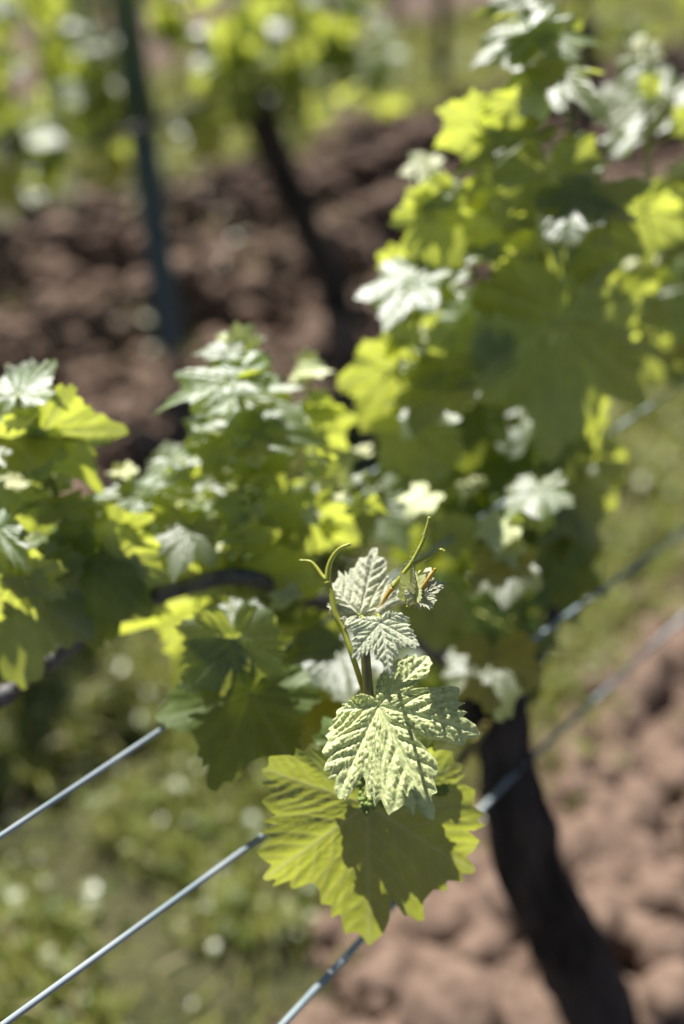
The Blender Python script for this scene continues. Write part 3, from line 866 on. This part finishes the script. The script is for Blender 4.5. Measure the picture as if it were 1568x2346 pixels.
def back_vine(s, n, label, h=.60, lean=(0, 0), nsh=9, nleaf=9, detail=True, tr=.03, span=.5, leafsize=.075, seed=0, hi=.42, spans=None):
    random.seed(seed)
    b = SN(s, n, 0)
    v = bpy.data.objects.new('grapevine', None); COL.objects.link(v); v.location = b
    WORLD[v.name] = Matrix.Translation(b)
    tag(v, label, 'grapevine', 'grapevines')
    top = SN(s + lean[0], n + lean[1], h)
    path = spline([b + Vector((0, 0, -.03)), b.lerp(top, .3) + DS * .008, b.lerp(top, .65) - DS * .005, top, top + Vector((0, 0, .03))], 5)
    tb = bark_tube(path, list(np.interp(np.linspace(0, 1, len(path)), [0, .2, .75, .92, 1], [tr * 1.25, tr, tr * .9, tr * 1.35, tr * .7])), k=16, seed=seed, rough=.35)
    link('trunk', tb.build('trunk', [M_BARK], origin=b), v, WORLD[v.name])
    allv = MB()
    for sg in (-1, 1):
        if spans: span = spans[0] if sg < 0 else spans[1]
        cp = spline([top, top + DS * (.12 * sg) + Vector((0, 0, .05)), top + DS * (.3 * sg) + Vector((0, 0, .03)), top + DS * (span * sg) + Vector((0, 0, .02))], 5)
        mb = MB(); mb.tube(cp, lerp_list([.008, .006], len(cp)), k=7, knob=.15)
        child_mesh('cane', mb, [M_CANE], v)
        for q in range(nsh // 2 + (1 if sg > 0 else 0)):
            p0 = cp[min(len(cp) - 1, int((q + random.uniform(.2, .9)) / (nsh / 2) * len(cp)))]
            hgt = random.uniform(.6, 1.0) * hi
            p1 = p0 + Vector((random.gauss(0, .05), random.gauss(0, .05), hgt))
            sp = spline([p0, p0.lerp(p1, .5) + Vector((random.gauss(0, .02), random.gauss(0, .02), 0)), p1], 5)
            if detail:
                mb = MB(); mb.tube(sp, lerp_list([.0035, .0015], len(sp)), k=6)
                so = link('shoot', mb.build('shoot', [M_STEM], origin=p0), v, Matrix.Translation(p0))
            for w in range(nleaf):
                t = random.random() ** .8
                c = sp[int(t * (len(sp) - 1))] + Vector((random.gauss(0, .055), random.gauss(0, .055), random.gauss(-.02, .05)))
                if n < 3:      # no leaf hangs in front of the post
                    q_ = RCAM.transposed() @ (c - Vector((0, 0, CAM_H)))
                    qx, qy = CX - FPX * q_.x / q_.z, CY + FPX * q_.y / q_.z
                    if abs(qx - (284 + .134 * qy)) < 75: c = c + DN * .22
                L = leafsize * random.uniform(.6, 1.15) * (1.1 - .5 * t)
                R = rand_leaf_rot(random.choice(('open', 'open', 'flat', 'hang', 'hang', 'any')), c)
                if detail:
                    mw = Matrix.Translation(c) @ (R @ Matrix.Diagonal((L, L, L))).to_4x4()
                    link('leaf', random.choice(ROWMESH), so, mw)
                else:
                    V, F, vn = random.choice(ROWV)
                    allv.add(V * L @ np.array(R).T + np.array(c), F, 0, vn)
    if not detail:
        child_mesh('foliage', allv, [M_LEAF], v)
    return v


back_vine(.66, 1.78, 'grapevine in the second row, leafing out at the left edge beside the teal post', seed=21, nsh=14, nleaf=13, lean=(.02, 0), spans=(.3, .55))
back_vine(1.72, 1.72, 'grapevine in the second row with black trunk leaning right of the teal post', seed=22, nsh=12, nleaf=12, lean=(-.26, .02), tr=.038, spans=(.42, .24))
back_vine(2.82, 1.75, 'grapevine in the second row mostly hidden behind the tall shoot at right', seed=23, nsh=8, nleaf=8, lean=(-.1, 0), spans=(.2, .5))
for i, (s, lab) in enumerate([(1.65, 'dark stemmed grapevine in the third row at the far left edge'), (2.77, 'grapevine in the third row showing between the teal post and the leaning trunk'),
                              (3.88, 'grapevine in the third row with upright dark trunk left of the tall shoot'), (5.0, 'grapevine in the third row behind the top right shoots')]):
    back_vine(s, 3.29, lab, seed=40 + i, detail=False, nleaf=9, nsh=9, h=.58, leafsize=.08, tr=.032)
for i, (s, lab) in enumerate([(3.0, 'blurred grapevine of the fourth row at the top, left of the teal post'), (4.1, 'blurred grapevine of the fourth row straight above the leaning black trunk'),
                              (5.2, 'blurred grapevine of the fourth row at the top, left of the upright trunk'), (6.3, 'blurred grapevine of the fourth row at the top, just left of the tall shoot tip')]):
    back_vine(s, 4.82, lab, seed=60 + i, detail=False, nleaf=8, nsh=8, h=.58, leafsize=.085)
random.seed(99)

# second-row post and wires
pbase = on_plane_n(398, 850, 1.80)
for _ in range(1):
    d = P(402, 862, 1.0) - Vector((0, 0, CAM_H)); pbase = Vector((0, 0, CAM_H)) + d * (CAM_H / -d.z)
nb = pbase.dot(DN)
ptop = on_plane_n(284, 0, nb)
ptop = pbase + (ptop - pbase) * 1.75
ax = (ptop - pbase).normalized()
mb = MB()
a = ax.cross(DN).normalized(); bb = ax.cross(a)
w, dth, tck = .024, .020, .003
prof = [(-w, -dth), (-w + .006, -dth), (-w + .006, dth - tck), (w - .006, dth - tck), (w - .006, -dth), (w, -dth), (w, dth), (-w, dth)]
vs = []
for e in (pbase - ax * .1, ptop):
    vs += [tuple(e + a * x + bb * y) for x, y in prof]
k = len(prof)
fs = [(i, (i + 1) % k, k + (i + 1) % k, k + i) for i in range(k)] + [tuple(range(k - 1, -1, -1)), tuple(range(k, 2 * k))]
mb.add(vs, fs)
po = link('trellis_post', mb.build('trellis_post', [M_POST], origin=pbase, smooth=False), None, Matrix.Translation(pbase))
tag(po, 'slim dark teal metal post standing in the second vine row', 'post')
mb = MB()
for t in np.arange(.25, (ptop - pbase).length, .12):
    for sg in (-1, 1):
        c = pbase + ax * t + a * (w * sg) + bb * -.008
        mb.tube([c, c + a * (.007 * sg) + ax * .004, c + a * (.008 * sg) + ax * .014], .0025, k=5)
child_mesh('wire_hook', mb, [M_POST], po)
for hgt, nn, lab in ((.62, 1.74, 'low wire of the second row carrying the canes at the teal post'), (.86, 1.78, 'higher wire of the second row crossing the teal post near its top')):
    pth = [SN(s_, nn, hgt) for s_ in np.linspace(-1, 9, 30)]
    wire('trellis_wire', pth, .0016, lab)

# ------------------------------------------------------------------ ground
def turf_mask(s, n):
    w = (fbm(s * 1.6, n * 1.6, 3, 3) - .5) * .2 + (fbm(s * 9, n * 9, 5, 2) - .5) * .16
    m = n + w
    a = np.clip((m - .42) / .12, 0, 1) * np.clip((1.50 - m) / .14, 0, 1)
    b = np.clip((m - 2.98) / .15, 0, 1) * np.clip((4.60 - m) / .15, 0, 1)
    c = np.clip((m - 6.3) / .15, 0, 1)
    return np.clip(a + b + c, 0, 1)


def ground_h(s, n):
    t = turf_mask(s, n)
    ridge = .035 * np.exp(-((n - .1) / .35) ** 2) + .05 * np.exp(-((n - 1.9) / .35) ** 2) + .03 * np.exp(-((n - 3.1) / .3) ** 2)
    clod = np.abs(fbm(s * 19, n * 19, 21, 3, .6) - .5) * 2
    lump = fbm(s * 3.2, n * 3.2, 31, 3) - .5
    fur = np.sin(2 * np.pi * (n / .52 + .35 * (fbm(s * 1.3, n * 1.3, 91, 2) - .5)) + .6) * np.clip((n - 1.55) / .3, 0, 1) * np.clip((3.1 - n) / .2, 0, 1)  # furrows added so their relief shades dark bands across the tilled soil
    soil = -.035 * np.abs(fbm(s * 42, n * 42, 22, 2) - .5) * 2 + .11 * np.clip(fur, -.4, 1) * (.5 + fbm(s * 2.2, n * 2.2, 93, 2)) - (.07 + .04 * np.clip((.8 - n) / .3, 0, 1)) * clod + .07 * lump + .035 * np.maximum(0, fbm(s * 24, n * 24, 44, 2) - .45)
    turf = .05 * lump + .02 * (fbm(s * 14, n * 14, 51, 3) - .5)
    fade = 1 / (1 + (np.hypot(s, n) / 9) ** 2)
    return (ridge + soil * (1 - t) + turf * t) * fade - .0


def axis(lo, hi, fine_lo, fine_hi, step, grow=1.13):
    a = list(np.arange(fine_lo, fine_hi, step))
    st = step
    while a[-1] < hi:
        st *= grow; a.append(a[-1] + st)
    st = step
    while a[0] > lo:
        st *= grow; a.insert(0, a[0] - st)
    return np.array(a)


sa = axis(-70, 90, -.2, 3.6, .0125); na = axis(-70, 90, -.2, 3.4, .0125)
S, NN = np.meshgrid(sa, na)
H = ground_h(S, NN)
tm = turf_mask(S, NN)
V = np.stack((DS.x * S + DN.x * NN, DS.y * S + DN.y * NN, H), -1).reshape(-1, 3)
ni, nj = S.shape
idx = np.arange(ni * nj).reshape(ni, nj)
Fq = np.stack((idx[:-1, :-1], idx[:-1, 1:], idx[1:, 1:], idx[1:, :-1]), -1).reshape(-1, 4)
g = link('ground', big_mesh('ground', V, Fq, M_GROUND, True, tm.ravel()))
tag(g, kind='structure')


def in_view(s, n, margin=120):
    X = DS.x * s + DN.x * n; Y = DS.y * s + DN.y * n
    z = Y * CT + CAM_H * ST
    yc = Y * ST - CAM_H * CT
    px = CX + FPX * X / np.maximum(z, .01); py = CY - FPX * yc / np.maximum(z, .01)
    return (px > -margin) & (px < PW + margin) & (py > -margin * 2) & (py < PH + margin * 2)


# soil clods
phi_ = (1 + 5 ** .5) / 2
ICO = np.array([(-1, phi_, 0), (1, phi_, 0), (-1, -phi_, 0), (1, -phi_, 0), (0, -1, phi_), (0, 1, phi_), (0, -1, -phi_), (0, 1, -phi_), (phi_, 0, -1), (phi_, 0, 1), (-phi_, 0, -1), (-phi_, 0, 1)]) / math.hypot(1, phi_)
ICOF = [(0, 11, 5), (0, 5, 1), (0, 1, 7), (0, 7, 10), (0, 10, 11), (1, 5, 9), (5, 11, 4), (11, 10, 2), (10, 7, 6), (7, 1, 8), (3, 9, 4), (3, 4, 2), (3, 2, 6), (3, 6, 8), (3, 8, 9), (4, 9, 5), (2, 4, 11), (6, 2, 10), (8, 6, 7), (9, 8, 1)]


def subdiv(v, f):
    v = [tuple(x) for x in v]; cache = {}; out = []

    def mid(a, b):
        kk = (min(a, b), max(a, b))
        if kk not in cache:
            m = np.array(v[a]) + np.array(v[b]); m /= np.linalg.norm(m); v.append(tuple(m)); cache[kk] = len(v) - 1
        return cache[kk]
    for a, b, c in f:
        x, y, z = mid(a, b), mid(b, c), mid(c, a)
        out += [(a, x, z), (b, y, x), (c, z, y), (x, y, z)]
    return np.array(v), out


SPH, SPHF = subdiv(ICO, ICOF)
SPHF = np.array(SPHF)


def lumps(name, s, n, size, mat, label_kind='stuff', flat=.78, bury=.4):
    m = len(s)
    hh = ground_h(s, n)
    k = len(SPH)
    sc_ = RNG.uniform(.7, 1.3, (m, 1, 3)) * size[:, None, None]
    bump = 1 + RNG.uniform(-.22, .22, (m, k, 1))
    v = SPH[None] * bump * sc_
    v[..., 2] *= flat
    an = RNG.uniform(0, 6.28, m); c, sn = np.cos(an)[:, None], np.sin(an)[:, None]
    x = v[..., 0] * c - v[..., 1] * sn; y = v[..., 0] * sn + v[..., 1] * c
    v = np.stack((x + (DS.x * s + DN.x * n)[:, None], y + (DS.y * s + DN.y * n)[:, None], v[..., 2] + (hh + size * bury)[:, None]), -1)
    F = (SPHF[None] + (np.arange(m) * k)[:, None, None]).reshape(-1, 3)
    o = link(name, big_mesh(name, v.reshape(-1, 3), F, mat, True))
    return tag(o, kind=label_kind)


def scatter(count, s0, s1, n0, n1, mask_fn, gap=None):
    s = RNG.uniform(s0, s1, count); n = RNG.uniform(n0, n1, count)
    ok = in_view(s, n) & (RNG.random(count) < mask_fn(s, n))
    return s[ok], n[ok]


s1, n1 = scatter(110000, 0, 2.2, -.3, .9, lambda s, n: (1 - turf_mask(s, n)) * (.3 + .7 * (fbm(s * 5, n * 5, 77, 2) > .48)))
s2, n2 = scatter(16000, .4, 5, 1.3, 3.5, lambda s, n: (1 - turf_mask(s, n)) * .9)
s4, n4 = scatter(5200, 0, 2.2, -.3, .8, lambda s, n: (1 - turf_mask(s, n)) * (.25 + .75 * (fbm(s * 4, n * 4, 79, 2) > .5)))
ss, nn_ = np.concatenate((s1, s2, s4)), np.concatenate((n1, n2, n4))
sz = np.concatenate((RNG.lognormal(math.log(.0082), .65, len(s1)), RNG.lognormal(math.log(.013), .6, len(s2)), RNG.lognormal(math.log(.019), .35, len(s4))))
o = lumps('soil_clods', ss, nn_, np.clip(sz, .003, .06), M_CLOD)
tag(o, 'crumbly dry brown soil clods strewn along the tilled strips')
s3, n3 = scatter(1500, 0, 5, -.3, 3.5, lambda s, n: .12 + .25 * (1 - turf_mask(s, n)))
o = lumps('pale_stones', s3, n3, np.clip(RNG.lognormal(math.log(.008), .45, len(s3)), .004, .025), M_STONE)
tag(o, 'small pale stones lying on the soil and among the grass')


def grass(name, count_zones, mat, label):
    ss, nn, hh_, ww = [], [], [], []
    for cnt, s0, s1_, n0, n1_, hl, hw, dens in count_zones:
        s, n = scatter(cnt, s0, s1_, n0, n1_, dens)
        ss.append(s); nn.append(n)
        hh_.append(hl * RNG.uniform(.35, 1.25, len(s)) * (.4 + 1.0 * fbm(s * 4, n * 4, 88, 2))); ww.append(hw * RNG.uniform(.6, 1.3, len(s)))
    s, n, L, Wd = map(np.concatenate, (ss, nn, hh_, ww))
    m = len(s)
    base = np.stack((DS.x * s + DN.x * n, DS.y * s + DN.y * n, ground_h(s, n) - .004), -1)
    az = RNG.uniform(0, 6.28, m); bend = RNG.uniform(.1, 1.25, m)
    d = np.stack((np.cos(az), np.sin(az), np.zeros(m)), -1); side = np.stack((-np.sin(az), np.cos(az), np.zeros(m)), -1)
    rows = []
    for t, wv in ((0, .7), (.4, 1.0), (.75, .75), (1.0, .05)):
        ang = bend * t
        cpos = base + d * (L * t * np.sin(ang * .75))[:, None] + np.array((0, 0, 1)) * (L * t * np.cos(ang * .8))[:, None]
        rows += [cpos - side * (Wd * wv / 2)[:, None], cpos + side * (Wd * wv / 2)[:, None]]
    v = np.stack(rows, 1)
    k = v.shape[1]
    q = np.array([(0, 1, 3, 2), (2, 3, 5, 4), (4, 5, 7, 6)])
    F = (q[None] + (np.arange(m) * k)[:, None, None]).reshape(-1, 4)
    tone = np.clip(.25 + .5 * fbm(s * 3, n * 3, 61, 2) - .1 + RNG.normal(0, .2, m), 0, 1)
    tone[RNG.random(m) < .11] = 1
    o = link(name, big_mesh(name, v.reshape(-1, 3), F, mat, True, np.repeat(tone, k)))
    return tag(o, label, kind='stuff')


patch = lambda s, n: turf_mask(s, n) * np.clip((fbm(s * 6.5, n * 6.5, 15, 3) - .36) * 7, .05, 1)
sparse = lambda s, n: (1 - turf_mask(s, n)) * np.clip((fbm(s * 4, n * 4, 19, 3) - .52) * 8, 0, 1)
grass('grass', [(60000, 0, 3.2, .3, 1.65, .085, .0045, patch), (52000, 2, 8, 3.1, 4.8, .10, .009, patch), (26000, 4, 14, 6.0, 9, .12, .02, lambda s, n: turf_mask(s, n)),
                (24000, 0, 2.2, -.2, .7, .05, .0035, sparse), (6000, 1, 4, 1.4, 3.2, .06, .005, sparse)], M_GRASS, 'rough short grass growing between the vine rows')


def weeds(name, zones, mat, label):
    ss, nn, sz_ = [], [], []
    for cnt, s0, s1_, n0, n1_, size, dens in zones:
        s, n = scatter(cnt, s0, s1_, n0, n1_, dens)
        ss.append(s); nn.append(n); sz_.append(size * RNG.uniform(.5, 1.4, len(s)))
    s, n, L = map(np.concatenate, (ss, nn, sz_))
    m = len(s)
    c = np.stack((DS.x * s + DN.x * n, DS.y * s + DN.y * n, ground_h(s, n) + RNG.uniform(.004, .055, m) * (.4 + 1.1 * fbm(s * 4, n * 4, 88, 2))), -1)
    az = RNG.uniform(0, 6.28, m); tilt = RNG.normal(0, .5, m)
    d = np.stack((np.cos(az) * np.cos(tilt), np.sin(az) * np.cos(tilt), np.sin(tilt)), -1)
    sd = np.stack((-np.sin(az), np.cos(az), RNG.normal(0, .25, m)), -1)
    rows = []
    for t, wv in ((0, .15), (.3, .8), (.65, .85), (1., .2)):
        cp = c + d * (L * t)[:, None] - np.array((0, 0, 1)) * (L * .35 * t * t)[:, None]
        rows += [cp - sd * (L * wv * .33)[:, None], cp + sd * (L * wv * .33)[:, None]]
    v = np.stack(rows, 1); k = 8
    q = np.array([(0, 1, 3, 2), (2, 3, 5, 4), (4, 5, 7, 6)])
    F = (q[None] + (np.arange(m) * k)[:, None, None]).reshape(-1, 4)
    tone = np.clip(RNG.normal(.45, .28, m), 0, 1)
    o = link(name, big_mesh(name, v.reshape(-1, 3), F, mat, True, np.repeat(tone, k)))
    return tag(o, label, kind='stuff')


weeds('weeds', [(26000, 0, 3.2, .3, 1.65, .022, patch), (9000, 2, 8, 3.1, 4.8, .035, patch), (4500, 0, 2.2, -.2, .7, .016, sparse), (2500, 1, 4, 1.4, 3.2, .025, sparse)], M_WEED, 'low broad leaved weeds spread through the grass')

# ------------------------------------------------------------------ light, world, camera
ld = bpy.data.lights.new('sun', 'SUN'); ld.energy = 5.0; ld.angle = math.radians(.5); ld.color = (1.0, .97, .93)
lo = bpy.data.objects.new('sun', ld); COL.objects.link(lo)
lo.rotation_euler = sv.to_track_quat('Z', 'Y').to_euler(); lo.location = (0, 0, 5)
wd = bpy.data.worlds.new('World'); sc.world = wd; wd.use_nodes = True
nt = wd.node_tree
bg = nt.nodes['Background']
sky = nt.nodes.new('ShaderNodeTexSky'); sky.sky_type = 'NISHITA'; sky.sun_disc = False
sky.air_density = .65; sky.dust_density = .2
sky.sun_elevation = EL; sky.sun_rotation = AZ
nt.links.new(sky.outputs[0], bg.inputs[0]); bg.inputs[1].default_value = .05

cd = bpy.data.cameras.new('camera'); co = bpy.data.objects.new('camera', cd); COL.objects.link(co)
cd.sensor_fit = 'VERTICAL'; cd.sensor_height = 36; cd.sensor_width = 24; cd.lens = 35
cd.clip_start = .02; cd.clip_end = 500
co.location = (0, 0, CAM_H); co.rotation_euler = (math.pi / 2 - PITCH, 0, 0)
cd.dof.use_dof = True; cd.dof.focus_distance = .448; cd.dof.aperture_fstop = 2.4
sc.camera = co
sc.view_settings.view_transform = 'Standard'; sc.view_settings.look = 'None'
sc.view_settings.exposure = 1.05; sc.view_settings.gamma = 1
sc.cycles.use_denoising = True
sc.cycles.max_bounces = 8; sc.cycles.transmission_bounces = 6; sc.cycles.diffuse_bounces = 4; sc.cycles.glossy_bounces = 3
sc.cycles.sample_clamp_indirect = 6
